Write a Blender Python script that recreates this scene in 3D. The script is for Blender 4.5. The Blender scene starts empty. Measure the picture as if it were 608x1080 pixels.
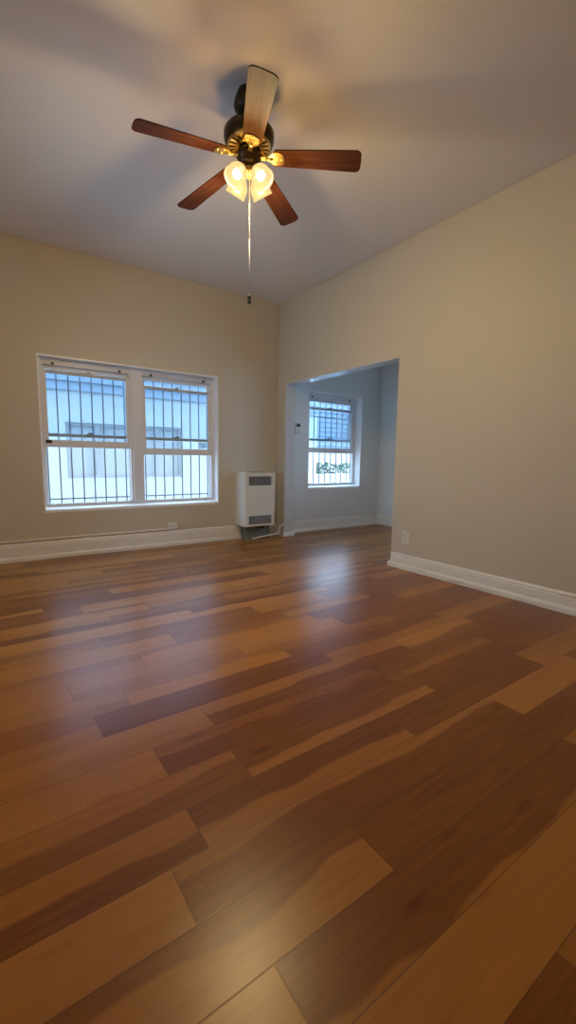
import bpy, bmesh, math, random
from mathutils import Vector, Matrix
C = bpy.context.scene.collection
S = bpy.context.scene
rnd = random.Random(7)
PI = math.pi

# ------------------------------------------------------------------ camera
F, YAW, PITCH, ROLL, CAM_Z = 456.37, 0.613106, -0.120776, 0.013285, 1.045
_f = Vector((math.sin(YAW)*math.cos(PITCH), math.cos(YAW)*math.cos(PITCH), math.sin(PITCH)))
_r = Vector((math.cos(YAW), -math.sin(YAW), 0)); _u = _r.cross(_f)
_r2 = _r*math.cos(ROLL) + _u*math.sin(ROLL); _u2 = _u*math.cos(ROLL) - _r*math.sin(ROLL)
cam = bpy.data.cameras.new('camera'); camo = bpy.data.objects.new('camera', cam); C.objects.link(camo)
cam.sensor_fit = 'VERTICAL'; cam.sensor_height = 24; cam.lens = F/1080*24; cam.clip_start = .02
M = Matrix((_r2, _u2, -_f)).transposed().to_4x4(); M.translation = (0, 0, CAM_Z)
camo.matrix_world = M; S.camera = camo

# ------------------------------------------------------------------ light, sky, exposure
w = bpy.data.worlds.new('world'); S.world = w; w.use_nodes = True
bg = w.node_tree.nodes['Background']; bg.inputs[0].default_value = (.44, .69, 1.0, 1); bg.inputs[1].default_value = 8.0
sun = bpy.data.lights.new('sun', 'SUN'); sun.energy = 8.0; sun.color = (.70, .86, 1.0); sun.angle = .01
suno = bpy.data.objects.new('sun', sun); C.objects.link(suno)
suno.rotation_euler = Vector((-.55, .12, -.80)).to_track_quat('-Z', 'Y').to_euler()
LAMP_W = 24
S.view_settings.view_transform = 'Standard'; S.view_settings.look = 'None'
S.view_settings.gamma = 1; S.view_settings.use_curve_mapping = False; S.view_settings.exposure = 0.14
S.cycles.use_denoising = True
S.cycles.max_bounces = 12; S.cycles.diffuse_bounces = 8; S.cycles.transparent_max_bounces = 16
S.cycles.sample_clamp_indirect = 6

# ------------------------------------------------------------------ materials
class NT:
    def __init__(s, name):
        s.m = bpy.data.materials.new(name); s.m.use_nodes = True; s.t = s.m.node_tree
        s.b = s.t.nodes['Principled BSDF']; s.out = s.t.nodes['Material Output']
    def n(s, typ, ins=None, **kw):
        x = s.t.nodes.new(typ)
        for k, v in kw.items(): setattr(x, k, v)
        for k, v in (ins or {}).items():
            if isinstance(v, bpy.types.NodeSocket): s.t.links.new(v, x.inputs[k])
            else: x.inputs[k].default_value = v
        return x
    def link(s, a, b): s.t.links.new(a, b)
    def math(s, op, a, b=0.0, c=0.0):
        return s.n('ShaderNodeMath', {0: a, 1: b, 2: c}, operation=op).outputs[0]
def c4(c): return (*c, 1)
def simple(name, col, rough=.5, metal=0, spec=.5, var=.04, scale=6, bump=0, bscale=120):
    t = NT(name); b = t.b
    tc = t.n('ShaderNodeTexCoord')
    nz = t.n('ShaderNodeTexNoise', {'Vector': tc.outputs['Object'], 'Scale': scale, 'Detail': 4})
    mx = t.n('ShaderNodeMix', {0: nz.outputs[0], 6: c4([x*(1-var) for x in col]), 7: c4([min(1, x*(1+var)) for x in col])}, data_type='RGBA')
    t.link(mx.outputs[2], b.inputs['Base Color'])
    b.inputs['Roughness'].default_value = rough; b.inputs['Metallic'].default_value = metal
    b.inputs['Specular IOR Level'].default_value = spec
    if bump:
        n2 = t.n('ShaderNodeTexNoise', {'Vector': tc.outputs['Object'], 'Scale': bscale, 'Detail': 3})
        bp = t.n('ShaderNodeBump', {'Height': n2.outputs[0], 'Strength': bump, 'Distance': .004})
        t.link(bp.outputs[0], b.inputs['Normal'])
    return t.m
WALL = simple('cream_wall_paint', (.570, .512, .400), .55, spec=.35, var=.02, scale=1.5, bump=.12, bscale=90)
ALC = simple('white_wall_paint', (.70, .70, .68), .55, spec=.35, var=.02, scale=1.5, bump=.1, bscale=90)
CEIL = simple('ceiling_paint', (.76, .745, .74), .7, spec=.25, var=.02, scale=1.2, bump=.12, bscale=80)
TRIM = simple('white_trim_paint', (.76, .73, .67), .35, var=.04, scale=9)
VINYL = simple('white_vinyl_frame', (.70, .70, .71), .35, var=.02)
VINYLB = simple('pale_grey_sill_rail', (.62, .62, .63), .4, var=.03)
VINYLG = simple('grey_window_rail', (.42, .42, .43), .4, var=.03)
SILLM = simple('sill_gloss_paint', (.84, .85, .86), .3, var=.02)
POSTM = simple('post_paint', (.54, .52, .48), .4, var=.02)
HEADM = simple('gloss_white_paint', (.62, .62, .61), .06, var=.02, spec=.6)
HEATW = simple('heater_white_enamel', (.72, .68, .58), .35, var=.02)
HEATD = simple('heater_grille_grey', (.36, .35, .33), .5)
HEATB = simple('heater_base_grey', (.16, .16, .13), .6)
PIPEM = simple('painted_pipe', (.62, .58, .50), .4)
PLASTIC = simple('white_plastic', (.70, .68, .62), .35)
GREYP = simple('grey_plastic', (.35, .35, .36), .4)
DARKP = simple('dark_plastic', (.02, .02, .022), .4)
BRONZE = simple('dark_bronze', (.045, .033, .022), .32, metal=.75, var=.15, scale=20)
BRASS = simple('antique_brass', (.70, .54, .25), .3, metal=1, var=.12, scale=20)
CHAINM = simple('chain_metal', (.34, .32, .29), .4, metal=.6)
IRON = simple('grey_painted_iron', (.17, .18, .21), .5)
STUCCO = simple('white_stucco', (.36, .365, .365), .9, var=.03, scale=3, bump=.3, bscale=60)
SIDING = simple('pale_blue_siding', (.15, .185, .22), .7, var=.04)
PINK = simple('pink_stucco', (.36, .30, .28), .9)
WIN_OUT = simple('pale_window_blind', (.29, .295, .295), .5)
FRAME_OUT = simple('outer_window_frame', (.25, .255, .26), .5)
GROUND = simple('concrete_ground', (.62, .61, .58), .9)
LEAF = simple('hedge_leaf', (.045, .085, .05), .6, var=.5, scale=5)
ROOFM = simple('outer_wall_grey', (.45, .45, .45), .9)

def glass_mat():
    t = NT('window_glass'); t.t.nodes.remove(t.b)
    tr = t.n('ShaderNodeBsdfTransparent', {'Color': (.89, .94, .98, 1)})
    gl = t.n('ShaderNodeBsdfGlossy', {'Color': (1, 1, 1, 1), 'Roughness': .02})
    lw = t.n('ShaderNodeFresnel', {'IOR': 1.45})
    mx = t.n('ShaderNodeMixShader', {0: lw.outputs[0], 1: tr.outputs[0], 2: gl.outputs[0]})
    t.link(mx.outputs[0], t.out.inputs[0]); return t.m
GLASS = glass_mat()
def bulb_mat():
    t = NT('lit_bulb'); t.b.inputs['Base Color'].default_value = (1, .9, .7, 1)
    t.b.inputs['Emission Color'].default_value = (1, .80, .45, 1); t.b.inputs['Emission Strength'].default_value = 9; return t.m
BULB = bulb_mat()
def sticker_mat():
    t = NT('translucent_sticker'); t.t.nodes.remove(t.b)
    a = t.n('ShaderNodeBsdfTranslucent', {'Color': (.5, .55, .58, 1)}); b = t.n('ShaderNodeBsdfTransparent', {'Color': (.75, .8, .82, 1)})
    m = t.n('ShaderNodeMixShader', {0: .6, 1: a.outputs[0], 2: b.outputs[0]}); t.link(m.outputs[0], t.out.inputs[0]); return t.m
STICK = sticker_mat()
def shade_mat():
    t = NT('frosted_amber_glass'); t.t.nodes.remove(t.b)
    tr = t.n('ShaderNodeBsdfTransparent', {'Color': (1, .86, .58, 1)})
    gl = t.n('ShaderNodeBsdfGlossy', {'Roughness': .3, 'Color': (.8, .75, .6, 1)})
    em = t.n('ShaderNodeEmission', {'Color': (1, .72, .33, 1), 'Strength': 1.05})
    b = t.n('ShaderNodeMixShader', {0: .04, 1: tr.outputs[0], 2: gl.outputs[0]})
    ad = t.n('ShaderNodeMixShader', {0: .60, 1: b.outputs[0], 2: em.outputs[0]})
    t.link(ad.outputs[0], t.out.inputs[0]); return t.m
SHADE = shade_mat()
def blade_mat():
    t = NT('walnut_blade'); tc = t.n('ShaderNodeTexCoord')
    mp = t.n('ShaderNodeMapping', {'Vector': tc.outputs['UV'], 'Scale': (4, 60, 1)})
    nz = t.n('ShaderNodeTexNoise', {'Vector': mp.outputs[0], 'Scale': 1, 'Detail': 5})
    r = t.n('ShaderNodeValToRGB', {0: nz.outputs[0]})
    r.color_ramp.elements[0].position = .3; r.color_ramp.elements[0].color = (.030, .010, .006, 1)
    r.color_ramp.elements[1].position = .75; r.color_ramp.elements[1].color = (.085, .026, .012, 1)
    t.link(r.outputs[0], t.b.inputs['Base Color']); t.b.inputs['Roughness'].default_value = .6; t.b.inputs['Specular IOR Level'].default_value = .1; return t.m
BLADE = blade_mat()

LIGHT_C, DARK_C = (.41, .178, .040), (.155, .045, .009)
def floor_mat():
    t = NT('laminate_planks')
    at = t.n('ShaderNodeAttribute', attribute_name='board')
    sp = t.n('ShaderNodeSeparateColor', {0: at.outputs['Color']})
    frac, lo, hi = sp.outputs; seed = at.outputs['Alpha']
    uv = t.n('ShaderNodeUVMap', uv_map='plank'); su = t.n('ShaderNodeSeparateXYZ', {0: uv.outputs[0]})
    u, v = su.outputs[0], su.outputs[1]
    ue = t.n('ShaderNodeUVMap', uv_map='ends'); se = t.n('ShaderNodeSeparateXYZ', {0: ue.outputs[0]})
    sd = t.math('MULTIPLY', seed, 37.0)
    # meandering border between sapwood and heartwood
    v1 = t.n('ShaderNodeCombineXYZ', {0: t.math('MULTIPLY', u, 1.7), 1: t.math('MULTIPLY', v, .12), 2: sd})
    n1 = t.n('ShaderNodeTexNoise', {'Vector': v1.outputs[0], 'Scale': 1, 'Detail': 2.5, 'Roughness': .5})
    e = t.math('ADD', v, t.math('MULTIPLY', t.math('SUBTRACT', n1.outputs[0], .5), 1.05))
    d = t.math('SUBTRACT', e, frac)
    side = t.n('ShaderNodeMapRange', {0: d, 1: -.035, 2: .035, 3: 0, 4: 1}).outputs[0]
    tone = t.n('ShaderNodeMix', {0: side, 2: lo, 3: hi}).outputs[0]
    # long fibres
    v2 = t.n('ShaderNodeCombineXYZ', {0: t.math('MULTIPLY', u, 3.0), 1: t.math('MULTIPLY', v, 9.0), 2: sd})
    n2 = t.n('ShaderNodeTexNoise', {'Vector': v2.outputs[0], 'Scale': 1, 'Detail': 7, 'Roughness': .6, 'Distortion': .6})
    v3 = t.n('ShaderNodeCombineXYZ', {0: t.math('MULTIPLY', u, 24.0), 1: t.math('MULTIPLY', v, 70.0), 2: sd})
    n3 = t.n('ShaderNodeTexNoise', {'Vector': v3.outputs[0], 'Scale': 1, 'Detail': 3})
    # knots
    v4 = t.n('ShaderNodeCombineXYZ', {0: t.math('MULTIPLY', u, 2.4), 1: t.math('MULTIPLY', v, 1.4), 2: sd})
    vo = t.n('ShaderNodeTexVoronoi', {'Vector': v4.outputs[0], 'Scale': 1, 'Randomness': 1})
    knot = t.n('ShaderNodeMapRange', {0: vo.outputs['Distance'], 1: .03, 2: .16, 3: .28, 4: 0}).outputs[0]
    tone = t.math('ADD', tone, t.math('MULTIPLY', t.math('SUBTRACT', n2.outputs[0], .5), .65))
    tone = t.math('ADD', tone, t.math('MULTIPLY', t.math('SUBTRACT', n3.outputs[0], .5), .24))
    tone = t.math('SUBTRACT', tone, knot)
    tone = t.n('ShaderNodeClamp', {0: tone, 1: -.15, 2: 1.1}).outputs[0]
    col = t.n('ShaderNodeMix', {0: tone, 6: c4(DARK_C), 7: c4(LIGHT_C)}, data_type='RGBA', clamp_factor=False).outputs[2]
    # joints
    vv = t.math('MINIMUM', v, t.math('SUBTRACT', 1.0, v))
    j1 = t.math('MULTIPLY', vv, .1625)
    jm = t.math('MINIMUM', j1, t.math('MINIMUM', se.outputs[0], se.outputs[1]))
    jf = t.n('ShaderNodeMapRange', {0: jm, 1: .0006, 2: .0022, 3: .62, 4: 0}).outputs[0]
    col2 = t.n('ShaderNodeMix', {0: jf, 6: col, 7: (.07, .025, .01, 1)}, data_type='RGBA').outputs[2]
    # pale specks of dust and scuffs
    tc = t.n('ShaderNodeTexCoord')
    vs = t.n('ShaderNodeTexVoronoi', {'Vector': tc.outputs['Object'], 'Scale': 7.0, 'Randomness': 1})
    spk = t.n('ShaderNodeMapRange', {0: vs.outputs['Distance'], 1: .012, 2: .03, 3: .45, 4: 0}).outputs[0]
    col3 = t.n('ShaderNodeMix', {0: spk, 6: col2, 7: (.5, .38, .26, 1)}, data_type='RGBA').outputs[2]
    t.link(col3, t.b.inputs['Base Color'])
    nr = t.n('ShaderNodeTexNoise', {'Vector': tc.outputs['Object'], 'Scale': 3, 'Detail': 4})
    rg = t.n('ShaderNodeMapRange', {0: nr.outputs[0], 1: .3, 2: .7, 3: .283, 4: .305}).outputs[0]
    t.link(rg, t.b.inputs['Roughness']); t.b.inputs['Specular IOR Level'].default_value = .32
    hb = t.math('ADD', t.math('MULTIPLY', n2.outputs[0], .5), t.math('MULTIPLY', jf, -1.2))
    bp = t.n('ShaderNodeBump', {'Height': hb, 'Strength': .10, 'Distance': .003})
    t.link(bp.outputs[0], t.b.inputs['Normal'])
    return t.m
FLOORM = floor_mat()
def scuffed():
    t = NT('scuffed_trim_paint'); tc = t.n('ShaderNodeTexCoord')
    mp = t.n('ShaderNodeMapping', {'Vector': tc.outputs['Object'], 'Scale': (1, 2.2, 26)})
    nz = t.n('ShaderNodeTexNoise', {'Vector': mp.outputs[0], 'Scale': 1.6, 'Detail': 6, 'Roughness': .7})
    f = t.n('ShaderNodeMapRange', {0: nz.outputs[0], 1: .55, 2: .66, 3: 0, 4: .6})
    mx = t.n('ShaderNodeMix', {0: f.outputs[0], 6: (.76, .74, .68, 1), 7: (.40, .34, .28, 1)}, data_type='RGBA')
    t.link(mx.outputs[2], t.b.inputs['Base Color']); t.b.inputs['Roughness'].default_value = .4; return t.m
SCUFF = scuffed()

# ------------------------------------------------------------------ mesh helpers
def frame_of(d):
    d = Vector(d).normalized(); a = Vector((0, 0, 1)) if abs(d.z) < .9 else Vector((1, 0, 0))
    x = d.cross(a).normalized(); y = d.cross(x).normalized(); return x, y, d
class MB:
    def __init__(s): s.bm = bmesh.new()
    def poly(s, pts): return s.bm.faces.new([s.bm.verts.new(p) for p in pts])
    def box(s, a, b, bev=0):
        x0, y0, z0 = a; x1, y1, z1 = b
        v = [s.bm.verts.new(p) for p in [(x0,y0,z0),(x1,y0,z0),(x1,y1,z0),(x0,y1,z0),(x0,y0,z1),(x1,y0,z1),(x1,y1,z1),(x0,y1,z1)]]
        fs = [s.bm.faces.new([v[i] for i in q]) for q in [(0,3,2,1),(4,5,6,7),(0,1,5,4),(1,2,6,5),(2,3,7,6),(3,0,4,7)]]
        if bev:
            es = list({e for f in fs for e in f.edges})
            bmesh.ops.bevel(s.bm, geom=es, offset=bev, segments=2, profile=.5, affect='EDGES')
        return s
    def prism(s, pts, off):            # closed polygon extruded along a vector
        n = len(pts); off = Vector(off)
        a = [s.bm.verts.new(p) for p in pts]; b = [s.bm.verts.new(Vector(p)+off) for p in pts]
        s.bm.faces.new(a[::-1]); s.bm.faces.new(b)
        for i in range(n): s.bm.faces.new([a[i], a[(i+1) % n], b[(i+1) % n], b[i]])
        return s
    def lathe(s, prof, o=(0,0,0), d=(0,0,1), n=32, smooth=True):   # prof: (distance along d, radius)
        o = Vector(o); x, y, d = frame_of(d); rings = []
        for h, r in prof:
            if r <= 1e-6: rings.append([s.bm.verts.new(o+d*h)])
            else: rings.append([s.bm.verts.new(o+d*h+x*(r*math.cos(2*PI*k/n))+y*(r*math.sin(2*PI*k/n))) for k in range(n)])
        for A, B in zip(rings, rings[1:]):
            for k in range(n):
                k2 = (k+1) % n
                if len(A) == 1 and len(B) == 1: continue
                q = [A[0], B[k], B[k2]] if len(A) == 1 else [A[k], B[0], A[k2]] if len(B) == 1 else [A[k], B[k], B[k2], A[k2]]
                f = s.bm.faces.new(q); f.smooth = smooth
        return s
    def tube(s, pts, r, n=10, caps=True):
        pts = [Vector(p) for p in pts]; rings = []
        for i, p in enumerate(pts):
            t = (pts[min(i+1, len(pts)-1)]-pts[max(i-1, 0)])
            x, y, _ = frame_of(t); rr = r[i] if isinstance(r, (list, tuple)) else r
            if rings:                                   # keep the frame from twisting
                x = (px - t.normalized()*px.dot(t.normalized())).normalized(); y = t.normalized().cross(x)
            px = x
            rings.append([s.bm.verts.new(p+x*(rr*math.cos(2*PI*k/n))+y*(rr*math.sin(2*PI*k/n))) for k in range(n)])
        for A, B in zip(rings, rings[1:]):
            for k in range(n):
                f = s.bm.faces.new([A[k], A[(k+1) % n], B[(k+1) % n], B[k]]); f.smooth = True
        if caps: s.bm.faces.new(rings[0][::-1]); s.bm.faces.new(rings[-1])
        return s
    def ball(s, c, r, n=12):
        return s.lathe([(-r*math.cos(PI*i/n), r*math.sin(PI*i/n) if 0 < i < n else 0) for i in range(n+1)], c, n=n*2)
    def build(s, name, mat, parent=None, org=(0,0,0), label=None):
        bmesh.ops.recalc_face_normals(s.bm, faces=s.bm.faces[:])
        bmesh.ops.translate(s.bm, verts=s.bm.verts[:], vec=-Vector(org))
        me = bpy.data.meshes.new(name); s.bm.to_mesh(me); s.bm.free(); me.materials.append(mat)
        o = bpy.data.objects.new(name, me); C.objects.link(o)
        if parent: o.parent = parent
        else: o.location = org
        if label: o['label'] = label
        return o
def tag(o, label, cat, group=None, kind=None):
    o['label'] = label; o['category'] = cat
    if group: o['group'] = group
    if kind: o['kind'] = kind
    return o
def thing(name, loc, label, cat, group=None, kind=None):
    o = bpy.data.objects.new(name, None); C.objects.link(o); o.location = loc; o.empty_display_size = .1
    return tag(o, label, cat, group, kind)

# ------------------------------------------------------------------ room dimensions (metres)
XL, XR, XR2, XA = -1.10, 3.308, 3.47, 5.31      # left wall, right wall faces, alcove end wall
YB, YF, YO = -1.30, 4.99, 5.19                  # rear wall, window wall inner and outer face
H = 3.072
OP0, OP1, OPH = 2.90, 4.80, 2.03                # opening in the right wall
W1 = (.486, 2.430, .475, 2.040)
W3 = (3.850, 4.905, .615, 2.025)

# floor: every board drawn in the mesh, its two wood tones in an attribute
def build_floor():
    P = .1625; Y0 = .811
    fixed = {   # row: list of (x_end, tone near side, tone far side, border) from left to right, as in the photograph
        -4: [(.95, .2, .15, .5), (2.3, .3, .6, .4)],
        -3: [(2.0, .82, .78, .5), (3.4, .2, .3, .5)],
        -2: [(.437, .95, .9, .5), (1.75, .7, .12, .12), (3.4, .75, .65, .5)],
        -1: [(.807, .72, .22, .62), (2.1, .16, .10, .5), (3.4, .5, .2, .4)],
        0: [(.335, .74, .84, .35), (1.79, .14, .62, .78), (2.55, .85, .8, .5), (3.4, .2, .3, .5)],
        1: [(.44, .10, .66, .50), (1.30, .62, .10, .42), (2.33, .14, .10, .5), (3.4, .75, .6, .5)],
        2: [(.672, .25, .62, .55), (1.645, .74, .18, .42), (2.5, .10, .16, .5), (3.4, .3, .2, .5)],
        3: [(.444, .80, .74, .45), (1.55, .12, .35, .6), (2.4, .5, .2, .4), (3.4, .15, .2, .5)],
        4: [(.69, .62, .78, .4), (1.9, .14, .66, .60), (2.6, .3, .85, .5), (3.4, .2, .2, .5)],
        5: [(.31, .66, .40, .6), (1.45, .10, .14, .5), (2.5, .6, .2, .45), (3.4, .7, .6, .5)],
        6: [(.455, .45, .70, .5), (1.30, .88, .55, .62), (2.2, .25, .55, .5), (3.4, .2, .3, .5)],
        7: [(.26, .8, .7, .5), (1.1, .55, .75, .5), (1.85, .82, .9, .5), (3.0, .2, .3, .5)],
        8: [(.62, .7, .45, .5), (1.75, .85, .5, .6), (2.6, .25, .15, .5), (3.6, .7, .5, .5)],
        9: [(.85, .75, .8, .5), (1.62, .35, .25, .5), (2.4, .8, .4, .6), (3.6, .2, .25, .5)],
        10: [(.5, .6, .35, .5), (1.5, .3, .2, .5), (2.1, .75, .8, .5), (3.3, .25, .3, .5)],
    }
    bm = bmesh.new(); col = bm.loops.layers.float_color.new('board')
    u1 = bm.loops.layers.uv.new('plank'); u2 = bm.loops.layers.uv.new('ends')
    xa, xb, ya, yb = XL-.1, XA+.1, YB-.1, YF+.1
    k0, k1 = math.floor((ya-Y0)/P), math.ceil((yb-Y0)/P)
    for k in range(k0, k1):
        y0, y1 = max(ya, Y0+k*P), min(yb, Y0+(k+1)*P)
        row = list(fixed.get(k, []))
        if row: row[0] = (xa, row[0][0]) + row[0][1:]
        out = []; x = xa
        if row:
            out.append(row[0][:2] + row[0][2:]); x = row[0][1]
            for r in row[1:]: out.append((x, r[0]) + r[1:]); x = r[0]
        else:
            x = xa - rnd.random()*1.0
        while x < xb:
            L = rnd.choice([.9, 1.2, 1.2, .6])*rnd.uniform(.9, 1.1)
            kind = rnd.random()
            if kind < .28: a, b = rnd.uniform(.65, .95), rnd.uniform(.6, .95)
            elif kind < .58: a, b = rnd.uniform(.05, .3), rnd.uniform(.05, .3)
            else:
                a, b = rnd.uniform(.05, .3), rnd.uniform(.55, .85)
                if rnd.random() < .5: a, b = b, a
            out.append((x, x+L, a, b, rnd.uniform(.3, .7))); x += L
        for (s0, s1, a, b, fr) in out:
            c0, c1 = max(xa, s0), min(xb, s1)
            if c1 - c0 < .01: continue
            vs = [bm.verts.new(p) for p in [(c0, y0, 0), (c1, y0, 0), (c1, y1, 0), (c0, y1, 0)]]
            f = bm.faces.new(vs); sd = rnd.random()
            va, vb = (y0-(Y0+k*P))/P, (y1-(Y0+k*P))/P
            for l, (uu, vv) in zip(f.loops, [(c0, va), (c1, va), (c1, vb), (c0, vb)]):
                l[col] = (fr, a, b, sd); l[u1].uv = (uu, vv); l[u2].uv = (uu-s0, s1-uu)
    # the slab under the boards
    z = -.12
    q = [bm.verts.new(p) for p in [(xa, ya, z), (xb, ya, z), (xb, yb, z), (xa, yb, z)]]; bm.faces.new(q[::-1])
    me = bpy.data.meshes.new('floor'); bm.to_mesh(me); bm.free(); me.materials.append(FLOORM)
    o = bpy.data.objects.new('floor', me); C.objects.link(o)
    tag(o, 'glossy laminate wood plank floor in mixed honey and red brown boards', 'floor', kind='structure')
build_floor()

def struct(mb, name, mat, label, cat): return tag(mb.build(name, mat), label, cat, kind='structure')
struct(MB().box((XL-.2, YB-.2, H), (XA+.2, YO, H+.2)), 'ceiling', CEIL, 'flat white painted ceiling above the room', 'ceiling')
# window wall: the stretch in the main room, cream; the stretch in the alcove, white
m = MB()
x0, x1, z0, z1 = W1
m.box((XL-.2, YF, -.1), (x0, YO, H)); m.box((x1, YF, -.1), (XR+.08, YO, H)); m.box((x0, YF, -.1), (x1, YO, z0)); m.box((x0, YF, z1), (x1, YO, H))
struct(m, 'wall_back', WALL, 'cream wall with the wide barred double window', 'wall')
m = MB()
x0, x1, z0, z1 = W3
m.box((XR+.08, YF, -.1), (x0, YO, H)); m.box((x1, YF, -.1), (XA+.2, YO, H)); m.box((x0, YF, -.1), (x1, YO, z0)); m.box((x0, YF, z1), (x1, YO, H))
struct(m, 'wall_alcove_back', ALC, 'bluish white alcove wall holding the single window and thermostat', 'wall')
# right wall with the opening
out = [(YB-.2, -.1), (OP0, -.1), (OP0, OPH), (OP1, OPH), (OP1, -.1), (YF, -.1), (YF, H), (YB-.2, H)]
m = MB().prism([(XR, y, z) for y, z in out], (XR2-XR, 0, 0))
o = struct(m, 'wall_right', WALL, 'long cream wall at right with the opening into the alcove', 'wall')
bv = o.modifiers.new('bevel', 'BEVEL'); bv.width = .012; bv.segments = 3; bv.limit_method = 'ANGLE'; bv.angle_limit = math.radians(60)
def side_wall(name, xa, xb, ya, yb, hole, mat, label, num, wlabel):
    y0, y1, z0, z1 = hole
    m = MB(); m.box((xa, ya, -.1), (xb, y0, H)); m.box((xa, y1, -.1), (xb, yb, H)); m.box((xa, y0, -.1), (xb, y1, z0)); m.box((xa, y0, z1), (xb, y1, H))
    struct(m, name, mat, label, 'wall')
    xm = (xa+xb)/2; r = thing('window_%d' % num, (xm, (y0+y1)/2, z0), wlabel, 'window', kind='structure'); g = r.location.copy()  # unseen window, added for the daylight it lets in
    m = MB()
    m.box((xm-.03, y0, z0), (xm+.03, y0+.06, z1)); m.box((xm-.03, y1-.06, z0), (xm+.03, y1, z1)); m.box((xm-.03, y0+.06, z0), (xm+.03, y1-.06, z0+.06)); m.box((xm-.03, y0+.06, z1-.06), (xm+.03, y1-.06, z1)); m.box((xm-.03, y0+.06, (z0+z1)/2-.025), (xm+.03, y1-.06, (z0+z1)/2+.025))
    f = m.build('window_frame', VINYL, r, g)
    MB().box((xm-.003, y0+.05, z0+.05), (xm+.003, y1-.05, z1-.05)).build('pane', GLASS, f, g)
side_wall('wall_left', XL-.2, XL, YB-.2, YF, (2.5, 3.7, .65, 1.95), WALL, 'cream wall to the left of the camera', 5, 'added daylight window in the left wall outside the picture')  # window here is added to brighten ceiling, right wall and floor
struct(MB().box((XL, YB-.2, -.1), (XR, YB, H)), 'wall_rear', WALL, 'cream wall behind the camera', 'wall')
side_wall('wall_alcove_right', XA, XA+.2, 2.5, YF, (3.1, 4.2, .70, 2.025), ALC, 'white end wall of the alcove past the single window', 4, 'added daylight window in the alcove end wall hidden behind the right wall')  # window here is added so more daylight reaches the alcove walls
struct(MB().box((XR2, 2.5, -.1), (XA, 2.7, H)), 'wall_alcove_front', ALC, 'white near wall of the alcove', 'wall')

# baseboards
def base_profile(h, t=.016, shoe=True):      # (out from wall, height)
    p = [(0, 0)]
    p += [(t+.016, 0), (t+.016, .030), (t+.010, .044), (t+.001, .048)] if shoe else [(t, 0)]
    p += [(t, h-.035), (t-.003, h-.028), (t-.003, h-.014), (t-.008, h-.006), (t-.011, h), (0, h)]
    return p
b = MB()
b.prism([(XL, YF-a, z) for a, z in base_profile(.180)], (2.80-XL, 0, 0)); b.prism([(3.12, YF-a, z) for a, z in base_profile(.180)], (XR-3.12, 0, 0))
struct(b, 'baseboard_back', TRIM, 'tall white baseboard under the wide double window', 'baseboard')
m = MB().prism([(XR-a, YB, z) for a, z in base_profile(.145)], (0, OP0-.055-YB, 0))
m.prism([(XR-a, OP0-.055, z) for a, z in base_profile(.145)[:5] + [(0, .048)]], (0, .067, 0))
m.prism([(XR-a, OP0-.055, z) for a, z in [(0, .048), (.012, .048), (.004, .13), (0, .145)]], (0, .045, 0))
struct(m, 'baseboard_right', SCUFF, 'scuffed white baseboard along the long right wall', 'baseboard')
struct(MB().prism([(XR2, YF-a, z) for a, z in base_profile(.165)], (XA-XR2, 0, 0)), 'baseboard_alcove', TRIM, 'white baseboard under the single alcove window', 'baseboard')
struct(MB().prism([(XA-a, 2.7, z) for a, z in base_profile(.165)], (0, YF-.033-2.7, 0)), 'baseboard_alcove_end', TRIM, 'white baseboard on the alcove end wall', 'baseboard')
struct(MB().prism([(XL+a, YB, z) for a, z in base_profile(.165)], (0, YF-.033-YB, 0)), 'baseboard_left', TRIM, 'white baseboard along the left wall', 'baseboard')
m = MB(); m.box((XR-.014, OP1-.020, 0), (XR2+.014, OP1, .055), .004)
struct(m, 'trim_1', TRIM, 'small white block at the foot of the opening post', 'trim')
# white painted post lining the far side of the opening
m = MB(); m.box((XR+.004, OP1-.006, .055), (XR2-.004, OP1, OPH-.01), .002)
struct(m, 'trim_2', POSTM, 'white painted lining on the far side of the alcove opening', 'trim')

m = MB(); m.box((XR+.006, OP0+.008, OPH-.008), (XR2-.004, OP1-.006, OPH+.004))
struct(m, 'trim_3', HEADM, 'glossy white underside of the alcove opening', 'trim')

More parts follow.
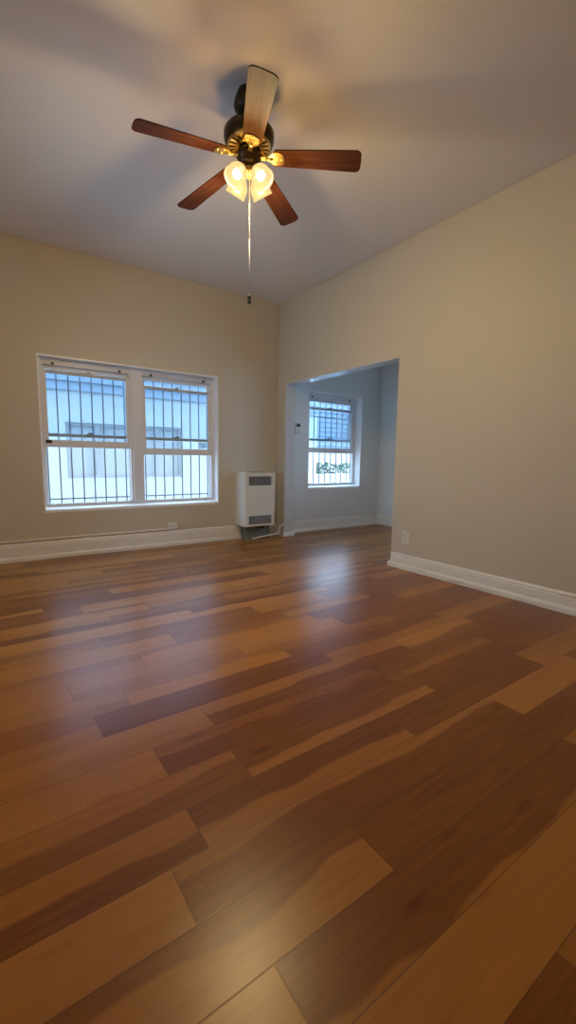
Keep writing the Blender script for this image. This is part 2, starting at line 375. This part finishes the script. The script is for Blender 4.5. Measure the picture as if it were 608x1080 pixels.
# ------------------------------------------------------------------ windows
def sash(name, parent, org, X0, X1, Z0, Z1, y0, y1, st, top, bot, latch, mat=VINYL, topmat=None, label=None):
    m = MB()
    m.box((X0, y0, Z0), (X0+st, y1, Z1), .003); m.box((X1-st, y0, Z0), (X1, y1, Z1), .003)
    m.box((X0+st, y0, Z0), (X1-st, y1, Z0+bot), .003); 
    m.box((X0+st, y0, Z1-top), (X1-st, y1, Z1), .003)
    s = m.build(name, mat, parent, org, label)
    g = MB().box((X0+st-.004, (y0+y1)/2-.002, Z0+bot-.004), (X1-st+.004, (y0+y1)/2+.002, Z1-top+.004)); g.build('pane', GLASS, s, org)
    return s
def window(name, x0, x1, zb, zt, lower, upper, label, side=(True, True), yf=5.085):
    """x0..x1, zb..zt: clear hole in the wall; lower=(z0,z1) raised inner sash; upper=(z0,z1) outer sash"""
    r = thing(name, ((x0+x1)/2, yf, zb), label, 'window', kind='structure'); org = r.location.copy()
    jl, jr = side
    m = MB()
    m.box((x0, yf, zb), (x0+jl, YO-.01, zt), .002); m.box((x1-jr, yf, zb), (x1, YO-.01, zt), .002)
    m.box((x0+jl, yf, zt-.072), (x1-jr, YO-.01, zt)); m.box((x0+jl, yf-.012, zt-.050), (x1-jr, yf, zt-.040))
    m.box((x0+jl, yf+.01, zb+.03), (x1-jr, YO-.01, zb+.062))
    # parting bead between the two sash tracks
    m.box((x0+jl, yf+.045, zb+.06), (x0+jl+.010, yf+.052, zt-.07)); m.box((x1-jr-.010, yf+.045, zb+.06), (x1-jr, yf+.052, zt-.07))
    m.build('window_frame', VINYL, r, org)
    MB().box((x0+jl, yf-.010, zb+.040), (x1-jr, yf+.014, zb+.078), .003).build('bottom_rail', VINYLB, r, org, 'grey bottom rail of the window frame')
    X0, X1 = x0+jl-.012, x1-jr+.012
    u = sash('upper_sash', r, org, X0, X1, upper[0], upper[1], yf+.055, yf+.085, .042, .055, .034, False)
    l = sash('lower_sash', r, org, X0, X1, lower[0], lower[1], yf+.006, yf+.042, .046, .030, .074, True)
    xm = (x0+x1)/2
    for s_, z, y in ((u, upper[0]+.034, yf+.055), (l, lower[1], yf+.02)):
        k = MB(); k.box((xm-.028, y-.012, z), (xm+.028, y+.014, z+.010), .003); k.lathe([(0, .012), (.012, .011), (.016, 0)], (xm, y, z+.010)); k.box((xm-.004, y-.028, z+.010), (xm+.020, y-.006, z+.018), .002)
        k.build('sash_lock', GREYP, s_, org)
    MB().box((X0+.046, yf-.002, lower[1]-.030), (X1-.046, yf+.006, lower[1]-.002), .002).build('top_rail', VINYLG, l, org)
    MB().box((X0+.044, yf+.047, upper[0]), (X1-.044, yf+.056, upper[0]+.033), .002).build('meeting_rail', VINYLG, u, org)
    for xx in (x0+jl+.10, x1-jr-.10):
        k = MB(); k.box((xx-.012, yf-.024, zt-.060), (xx+.012, yf+.001, zt-.052)); k.box((xx-.004, yf-.022, zt-.076), (xx+.004, yf-.014, zt-.052)); k.box((xx-.012, yf-.004, zt-.075), (xx+.012, yf+.001, zt-.045))
        k.build('blind_bracket', DARKP, r, org)
    return r, l, org
def lining(parent, org, x0, x1, zb, zt, left, right, yf=5.085):
    m = MB(); y0 = YF-.003; y1 = yf+.004
    m.box((x0-.001, y0, zt-.013), (x1+.001, y1, zt+.001), .0015)
    if left: m.box((x0-.001, y0, zb), (x0+.013, y1, zt-.013), .0015)
    if right: m.box((x1-.013, y0, zb), (x1+.001, y1, zt-.013), .0015)
    m.build('reveal_lining', SILLM, parent, org)
def sill(parent, org, x0, x1, zb, yf=5.085):
    m = MB().prism([(x0, YF-.004, zb-.002), (x0, YF-.004, zb+.026), (x0, yf+.012, zb+.052), (x0, yf+.012, zb-.002)], (x1-x0, 0, 0))
    return m.build('window_sill', SILLM, parent, org)
XM = 1.455
rL, lL, oL = window('window_1', W1[0], XM, W1[2], W1[3], (1.140, 1.915), (1.250, 1.985), 'left half of the wide barred window, its lower sash raised highest', (.050, .070))
rR, lR, oR = window('window_2', XM, W1[1], W1[2], W1[3], (1.080, 1.858), (1.250, 1.985), 'right half of the wide barred window, clear sticker on its pane', (.075, .055))
m = MB().box((XM-.045, 5.068, W1[2]+.045), (XM+.070, 5.100, W1[3]), .003); m.build('mullion', VINYL, rR, oR)
lining(rL, oL, W1[0], XM, W1[2], W1[3], True, False); lining(rR, oR, XM, W1[1], W1[2], W1[3], False, True)
sill(rL, oL, W1[0], XM, W1[2]); sill(rR, oR, XM, W1[1], W1[2])
MB().box((.540, 5.0885, 1.180), (.598, 5.092, 1.212)).build('sticker', DARKP, lL, oL, 'small black sticker')
MB().box((2.235, 5.1045, 1.165), (2.318, 5.1075, 1.240)).build('sticker', STICK, lR, oR, 'pale grey sticker')
r3, l3, o3 = window('window_3', W3[0], W3[1], W3[2], W3[3], (1.150, 1.815), (1.330, 1.960), 'single sash window in the alcove seen through the opening', (.055, .060), 5.115)
lining(r3, o3, W3[0], W3[1], W3[2], W3[3], True, True, 5.115)
sill(r3, o3, W3[0], W3[1], W3[2], 5.115)

def guard(x0, x1, z0, z1, n, zs, label, first, step=.115):
    r = thing('window_guard', ((x0+x1)/2, 5.27, z0), label, 'window bars', 'iron bars outside the windows'); org = r.location.copy()
    for z in zs:
        MB().box((x0, 5.262, z-.007), (x1, 5.268, z+.007)).build('crossbar', IRON, r, org)
    for i in range(n):
        x = first+i*step
        MB().box((x-.0065, 5.268, z0), (x+.0065, 5.280, z1), .002).build('bar', IRON, r, org)
    for x in (x0+.005, x1-.005):
        for z in (zs[0], zs[-1]):
            MB().box((x-.008, YO-.01, z-.008), (x+.008, 5.264, z+.008)).build('bracket', IRON, r, org)
guard(.45, 2.47, .44, 2.40, 17, (.585, 2.30), 'grey iron bars outside the wide double window', .569)
guard(3.80, 4.95, .55, 2.30, 9, (.66, 1.70, 2.20), 'grey iron bars outside the alcove window', 3.945)

# ------------------------------------------------------------------ ceiling fan
FX, FY = 1.338, 2.333
fan = thing('ceiling_fan', (FX, FY, H), 'dark five blade ceiling fan with four lit amber glass shades', 'ceiling fan'); fo = fan.location.copy()
MB().lathe([(0, .064), (-.012, .068), (-.050, .084), (-.075, .086), (-.095, .076), (-.110, .050), (-.114, .024), (-.114, 0)], (FX, FY, H)).build('canopy', BRONZE, fan, fo)
MB().lathe([(-.10, .015), (-.185, .015)], (FX, FY, H), n=20).build('downrod', BRONZE, fan, fo)
hs = MB().lathe([(2.898, 0), (2.898, .050), (2.892, .098), (2.878, .130), (2.862, .142), (2.832, .142), (2.812, .134), (2.800, .124), (2.800, .060), (2.800, 0)], (FX, FY, 0), n=56).build('motor_housing', BRONZE, fan, fo)
rg = MB().lathe([(2.801, .124), (2.796, .122), (2.792, .112), (2.790, .110)], (FX, FY, 0), n=56)
for k in range(20):      # radial spokes of the vented ring
    a = 2*PI*k/20; d = Vector((math.cos(a), math.sin(a), 0)); t_ = Vector((-d.y, d.x, 0)); ce = Vector((FX, FY, 0))
    p = [ce+d*.062+t_*.004, ce+d*.115+t_*.009, ce+d*.115-t_*.009, ce+d*.062-t_*.004]
    rg.prism([(q.x, q.y, 2.790) for q in p], (0, 0, .009))
rg.lathe([(2.800, .070), (2.786, .070), (2.786, .058), (2.800, .058)], (FX, FY, 0), n=40)
rg.build('vented_ring', BRASS, fan, fo)
MB().lathe([(2.800, .052), (2.770, .060), (2.758, .070), (2.738, .070), (2.732, .063), (2.706, .060), (2.694, .050), (2.688, .030), (2.688, 0)], (FX, FY, 0), n=40).build('switch_housing', BRONZE, fan, fo)
def make_blade(ang):
    rot = Matrix.Rotation(ang, 4, 'Z'); droop = Matrix.Rotation(math.radians(4.5), 4, 'Y'); pitch = Matrix.Rotation(math.radians(-11), 4, 'X')
    T = Matrix.Translation((FX, FY, 2.744)) @ rot @ droop @ pitch
    # blade outline along local x
    L0, L1, w0, w1 = .155, .634, .052, .068
    pts = []
    for i in range(7): pts.append((L0+(L1-.03-L0)*i/6, -(w0+(w1-w0)*i/6)))
    for i in range(1, 8):
        a = -PI/2+PI*i/8; pts.append((L1-.03+.03*math.cos(a), w1*(abs(math.sin(a))**.5)*(1 if a > 0 else -1)))
    for i in range(7): pts.append((L1-.03-(L1-.03-L0)*i/6, (w1-(w1-w0)*i/6)))
    pts.append((L0-.012, w0-.02)); pts.append((L0-.012, -w0+.02))
    m = MB(); m.prism([(x, y, -.003) for x, y in pts], (0, 0, .006))
    uvl = m.bm.loops.layers.uv.new('uv')
    for f in m.bm.faces:
        for l in f.loops: l[uvl].uv = (l.vert.co.x, l.vert.co.y)
    m.bm.transform(T)
    o = m.build('blade', BLADE, fan, fo)
    # brass blade iron: arm from the motor, then a splayed plate under the blade
    k = MB()
    o2 = [(.070, -.013), (.105, -.010), (.125, -.018), (.138, -.036), (.172, -.041), (.196, -.034), (.206, 0), (.196, .034), (.172, .041), (.138, .036), (.125, .018), (.105, .010), (.070, .013)]
    k.prism([(x, y, -.0085) for x, y in o2], (0, 0, .005))
    k.tube([(.066, 0, .040), (.074, 0, .014), (.105, 0, -.008), (.140, 0, -.011)], [.012, .011, .010, .006], 10)
    for sx, sy in ((.158, .022), (.158, -.022), (.190, 0)): k.lathe([(0, .007), (-.003, .006), (-.005, 0)], (sx, sy, -.0085), n=12)
    k.bm.transform(T)
    k.build('blade_iron', BRASS, o, fo)
for a in (174, 103, 32.5, -40, -114): make_blade(math.radians(a))
# light kit
MB().lathe([(2.690, .030), (2.674, .036), (2.658, .030), (2.646, .016), (2.634, .010), (2.626, 0)], (FX, FY, 0), n=28).build('light_fitter', BRASS, fan, fo)
def make_lamp(ang):
    d = Vector((math.cos(ang), math.sin(ang), 0)); ce = Vector((FX, FY, 0)); tilt = math.radians(52)
    ax = d*math.cos(tilt) - Vector((0, 0, 1))*math.sin(tilt)
    p0 = ce + d*.046 + Vector((0, 0, 2.672))
    arm = MB(); arm.tube([ce+d*.015+Vector((0, 0, 2.668)), ce+d*.032+Vector((0, 0, 2.677)), p0], .009, 10)
    arm.lathe([(-.006, 0), (-.006, .016), (.006, .024), (.022, .027), (.026, .022)], p0, ax, 24)
    ar = arm.build('lamp_arm', BRASS, fan, fo)
    prof = [(.014, .024), (.028, .034), (.046, .048), (.066, .056), (.086, .057), (.104, .057), (.116, .061)]
    m = MB().lathe(prof + [(h, r-.003) for h, r in prof[::-1]], p0, ax, 36)
    m.build('lamp_shade', SHADE, ar, fo)
    bb = MB().lathe([(.020, 0), (.020, .012), (.038, .014), (.055, .022), (.068, .026), (.082, .024), (.092, .015), (.096, 0)], p0, ax, 20)
    bb.build('light_bulb', BULB, ar, fo)
    l = bpy.data.lights.new('lamp_light', 'POINT'); l.energy = LAMP_W; l.color = (1, .74, .36); l.shadow_soft_size = .03
    lo = bpy.data.objects.new('lamp_light', l); C.objects.link(lo); lo.location = p0 + ax*.108
for a in (-75, -165, 15, 105): make_lamp(math.radians(a))
# pull chain hanging on the far side of the switch housing
cx, cy = FX+.002, FY-.004
ch = MB(); ch.tube([(cx, cy, 2.64), (cx, cy, 2.31)], .0016, 6)
n_b = 46
for i in range(n_b): ch.ball((cx, cy, 2.635-.325*i/(n_b-1)), .0030, 4)
chn = ch.build('pull_chain', CHAINM, fan, fo)
MB().tube([(cx, cy, 2.312), (cx, cy, 1.99)], .0018, 6).build('pull_cord', GREYP, chn, fo)
k = MB(); k.lathe([(.030, 0), (.028, .008), (.020, .012), (.010, .011), (.004, .006), (-.002, .011), (-.012, .012), (-.020, .007), (-.022, 0)], (cx, cy, 1.972), n=16)
k.build('chain_fob', DARKP, chn, fo)

# ------------------------------------------------------------------ wall heater
HX0, HX1, HY0, HZ0, HZ1 = 2.665, 3.112, 4.722, .190, .872
ht = thing('wall_heater', ((HX0+HX1)/2, YF, 0), 'white upright gas wall heater with two louvred grilles', 'heater'); ho = ht.location.copy()
# casing as a shell whose front has two grille windows
G = ((HX0+.052, HX1-.052, .712, .826), (HX0+.052, HX1-.052, .215, .322))
m = MB(); t_ = .012
m.box((HX0, HY0, HZ0), (HX0+t_, YF, HZ1)); m.box((HX1-t_, HY0, HZ0), (HX1, YF, HZ1))
m.box((HX0+t_, HY0+.014, HZ1-t_), (HX1-t_, YF, HZ1)); m.box((HX0+t_, HY0, HZ0), (HX1-t_, YF, HZ0+t_))
m.build('casing', HEATW, ht, ho)
m = MB()
zs = [HZ0+t_, G[1][2], G[1][3], G[0][2], G[0][3], HZ1]
for a, b_ in ((0, 1), (2, 3), (4, 5)): m.box((HX0+t_, HY0, zs[a]), (HX1-t_, HY0+.012, zs[b_]))
for g in G:
    m.box((HX0+t_, HY0, g[2]), (g[0], HY0+.012, g[3])); m.box((g[1], HY0, g[2]), (HX1-t_, HY0+.012, g[3]))
m.box((HX0+.006, HY0-.006, HZ0+.006), (HX0+.014, HY0+.002, HZ1-.006)); m.box((HX1-.014, HY0-.006, HZ0+.006), (HX1-.006, HY0+.002, HZ1-.006))
m.build('front_panel', HEATW, ht, ho)
for g in G:
    b = MB().box((g[0]-.01, HY0+.05, g[2]-.008), (g[1]+.01, HY0+.06, g[3]+.008)); bk = b.build('grille', DARKP, ht, ho)
    for i in range(6):
        z = g[2]+.002+(g[3]-g[2]-.012)*(i+.5)/6
        MB().prism([(g[0]-.004, HY0+.004, z-.002), (g[0]-.004, HY0+.022, z+.005), (g[0]-.004, HY0+.022, z+.008), (g[0]-.004, HY0+.004, z+.001)], (g[1]-g[0]+.008, 0, 0)).build('slat', HEATD, bk, ho)
m = MB().box((HX0+.15, HY0+.06, HZ1), (HX1-.10, YF-.04, HZ1+.010), .003)
m.build('top_vent', HEATD, ht, ho)
m = MB(); m.box((HX0+.075, HY0+.10, 0), (HX1-.02, YF-.002, HZ0+.004))
lb = m.build('lower_base', HEATB, ht, ho)
for xx in (HX0+.26, HX0+.32):
    MB().lathe([(0, .014), (.022, .013), (.026, 0)], (xx, HY0+.10, .155), (0, -1, 0), 16).build('valve_knob', DARKP, lb, ho)
gp = MB()
def curve(pts, n=6):
    out = [Vector(pts[0])]
    for i in range(1, len(pts)-1):
        a, b, c = Vector(pts[i-1]), Vector(pts[i]), Vector(pts[i+1])
        r = min(.035, (a-b).length/2, (c-b).length/2); p, q = b+(a-b).normalized()*r, b+(c-b).normalized()*r
        for k in range(n+1):
            t = k/n; out.append((1-t)**2*p + 2*t*(1-t)*b + t*t*q)
    return out + [Vector(pts[-1])]
gp.tube(curve([(2.82, 4.80, .016), (3.235, 4.80, .050), (3.235, 4.80, .150), (3.310, 4.80, .165)]), .013, 12)
o = gp.build('gas_pipe', PIPEM); tag(o, 'cream painted gas pipe bending from the heater to the opening post', 'pipe')

# ------------------------------------------------------------------ small wall fittings
ot = thing('wall_outlet', (XR, 2.712, .310), 'white duplex power outlet above the right wall baseboard', 'outlet'); oo = ot.location.copy()
MB().box((XR-.007, 2.712-.043, .310-.063), (XR+.002, 2.712+.043, .310+.063), .003).build('cover_plate', PLASTIC, ot, oo)
for dz in (.024, -.024):
    f = MB().box((XR-.0105, 2.712-.017, .310+dz-.015), (XR-.006, 2.712+.017, .310+dz+.015), .003).build('socket', PLASTIC, ot, oo)
    for dy in (-.0065, .0065): MB().box((XR-.0110, 2.712+dy-.0015, .310+dz-.003), (XR-.0104, 2.712+dy+.0015, .310+dz+.008)).build('slot', DARKP, f, oo)
    MB().lathe([(0, .003), (.0006, .003), (.0006, 0)], (XR-.0104, 2.712, .310+dz-.009), (-1, 0, 0), 10).build('ground_hole', DARKP, f, oo)
MB().lathe([(0, .004), (.002, .003), (.003, 0)], (XR-.007, 2.712, .310), (-1, 0, 0), 12).build('screw', GREYP, ot, oo)

jb = thing('cable_outlet_box', (1.805, YF, .237), 'small white surface outlet box on the wall below the wide window', 'outlet'); jo = jb.location.copy()
MB().box((1.750, YF-.040, .200), (1.862, YF+.002, .274), .005).build('box_body', PLASTIC, jb, jo)
MB().box((1.758, YF-.046, .206), (1.854, YF-.039, .268), .003).build('cover_plate', PLASTIC, jb, jo)
for dx in (-.032, -.020, .020, .032):
    MB().box((1.806+dx-.0015, YF-.0468, .236), (1.806+dx+.0015, YF-.0458, .248)).build('slot', DARKP, jb, jo)
o = MB().box((XL, YF-.017, .196), (1.750, YF+.001, .214), .003).build('cable_raceway', TRIM)
tag(o, 'thin white cable cover running above the baseboard to the small outlet box', 'cable cover')

th = thing('thermostat', (3.648, YF, 1.484), 'small white thermostat on the alcove wall left of the single window', 'thermostat'); to = th.location.copy()
MB().box((3.592, YF-.006, 1.412), (3.704, YF+.002, 1.556), .004).build('back_plate', GREYP, th, to)
MB().box((3.600, YF-.030, 1.418), (3.696, YF-.004, 1.550), .006).build('body', PLASTIC, th, to)
MB().box((3.614, YF-.032, 1.500), (3.682, YF-.029, 1.540), .001).build('display', DARKP, th, to)
MB().box((3.636, YF-.034, 1.440), (3.660, YF-.029, 1.462), .002).build('button', GREYP, th, to)

# ------------------------------------------------------------------ outside
def outside():
    g = MB().box((-12, YO+.01, -.75), (45, 40, -.6)); o = g.build('ground', GROUND); tag(o, 'pale concrete ground outside the windows', 'ground', kind='structure')
    NY = 7.0
    r = thing('neighbour_building', (1.5, NY, -.6), 'white stucco neighbour building across the narrow alley', 'building'); ro = r.location.copy()
    nx0, nx1, nz0, nz1 = 1.00, 2.73, .73, 1.54
    m = MB(); xe = 5.62
    m.box((-6, NY, -.6), (nx0, NY+5, 1.985)); m.box((nx1, NY, -.6), (xe, NY+5, 1.985)); m.box((nx0, NY, -.6), (nx1, NY+5, nz0)); m.box((nx0, NY, nz1), (nx1, NY+5, 1.985)); m.box((nx0, NY+.1, nz0), (nx1, NY+5, nz1))
    m.build('stucco_wall', STUCCO, r, ro)
    s = MB()
    for i in range(3):
        z = 1.985+i*.13
        s.prism([(-6, NY-.035, z), (-6, NY-.018, z+.13), (-6, NY+.4, z+.13), (-6, NY+.4, z)], (xe+6, 0, 0))
    s.build('lap_siding', SIDING, r, ro)
    f = MB()
    f.box((nx0, NY+.02, nz0), (nx0+.04, NY+.08, nz1)); f.box((nx1-.04, NY+.02, nz0), (nx1, NY+.08, nz1)); f.box((nx0+.04, NY+.02, nz0), (nx1-.04, NY+.08, nz0+.04)); f.box((nx0+.04, NY+.02, nz1-.04), (nx1-.04, NY+.08, nz1))
    for x in (1.43, 2.33): f.box((x-.03, NY+.02, nz0+.04), (x+.03, NY+.08, nz1-.04))
    fr = f.build('window_frame', FRAME_OUT, r, ro)
    MB().box((nx0+.02, NY+.05, nz0+.02), (nx1-.02, NY+.06, nz1-.02)).build('pane', WIN_OUT, fr, ro)
    # the house beyond the alley, seen through the alcove window
    h = thing('distant_house', (13, 16, -.6), 'pale blue house beyond the hedge seen through the alcove window', 'house'); hh = h.location.copy()
    MB().box((8, 16, -.6), (22, 22, 1.5)).build('ground_floor_wall', PINK, h, hh)
    s = MB()
    for i in range(12):
        z = 1.5+i*.22
        s.prism([(8, 15.92, z), (8, 15.97, z+.22), (8, 17, z+.22), (8, 17, z)], (14, 0, 0))
    s.build('lap_siding', SIDING, h, hh)
    # hedge of clipped leaves
    rr = random.Random(3); m = MB()
    for i in range(2600):
        c = Vector((rr.uniform(9.4, 14.8), rr.uniform(13.0, 13.9), rr.uniform(-.5, .92)))
        n = Vector((rr.gauss(0, 1), rr.gauss(0, 1), rr.gauss(0, 1))).normalized(); x, y, _ = frame_of(n); s_ = rr.uniform(.05, .11)
        m.poly([c-x*s_, c-y*s_*.5, c+x*s_, c+y*s_*.5])
    o = m.build('hedge', LEAF); tag(o, 'dark green hedge outside beyond the alcove window', 'hedge')
    m = MB().box((8.6, 12.0, -.6), (14.8, 12.2, .46)); m.box((8.55, 11.97, .46), (14.85, 12.23, .54), .01)
    o = m.build('garden_wall', STUCCO); tag(o, 'low white garden wall in front of the hedge outside', 'garden wall')
outside()
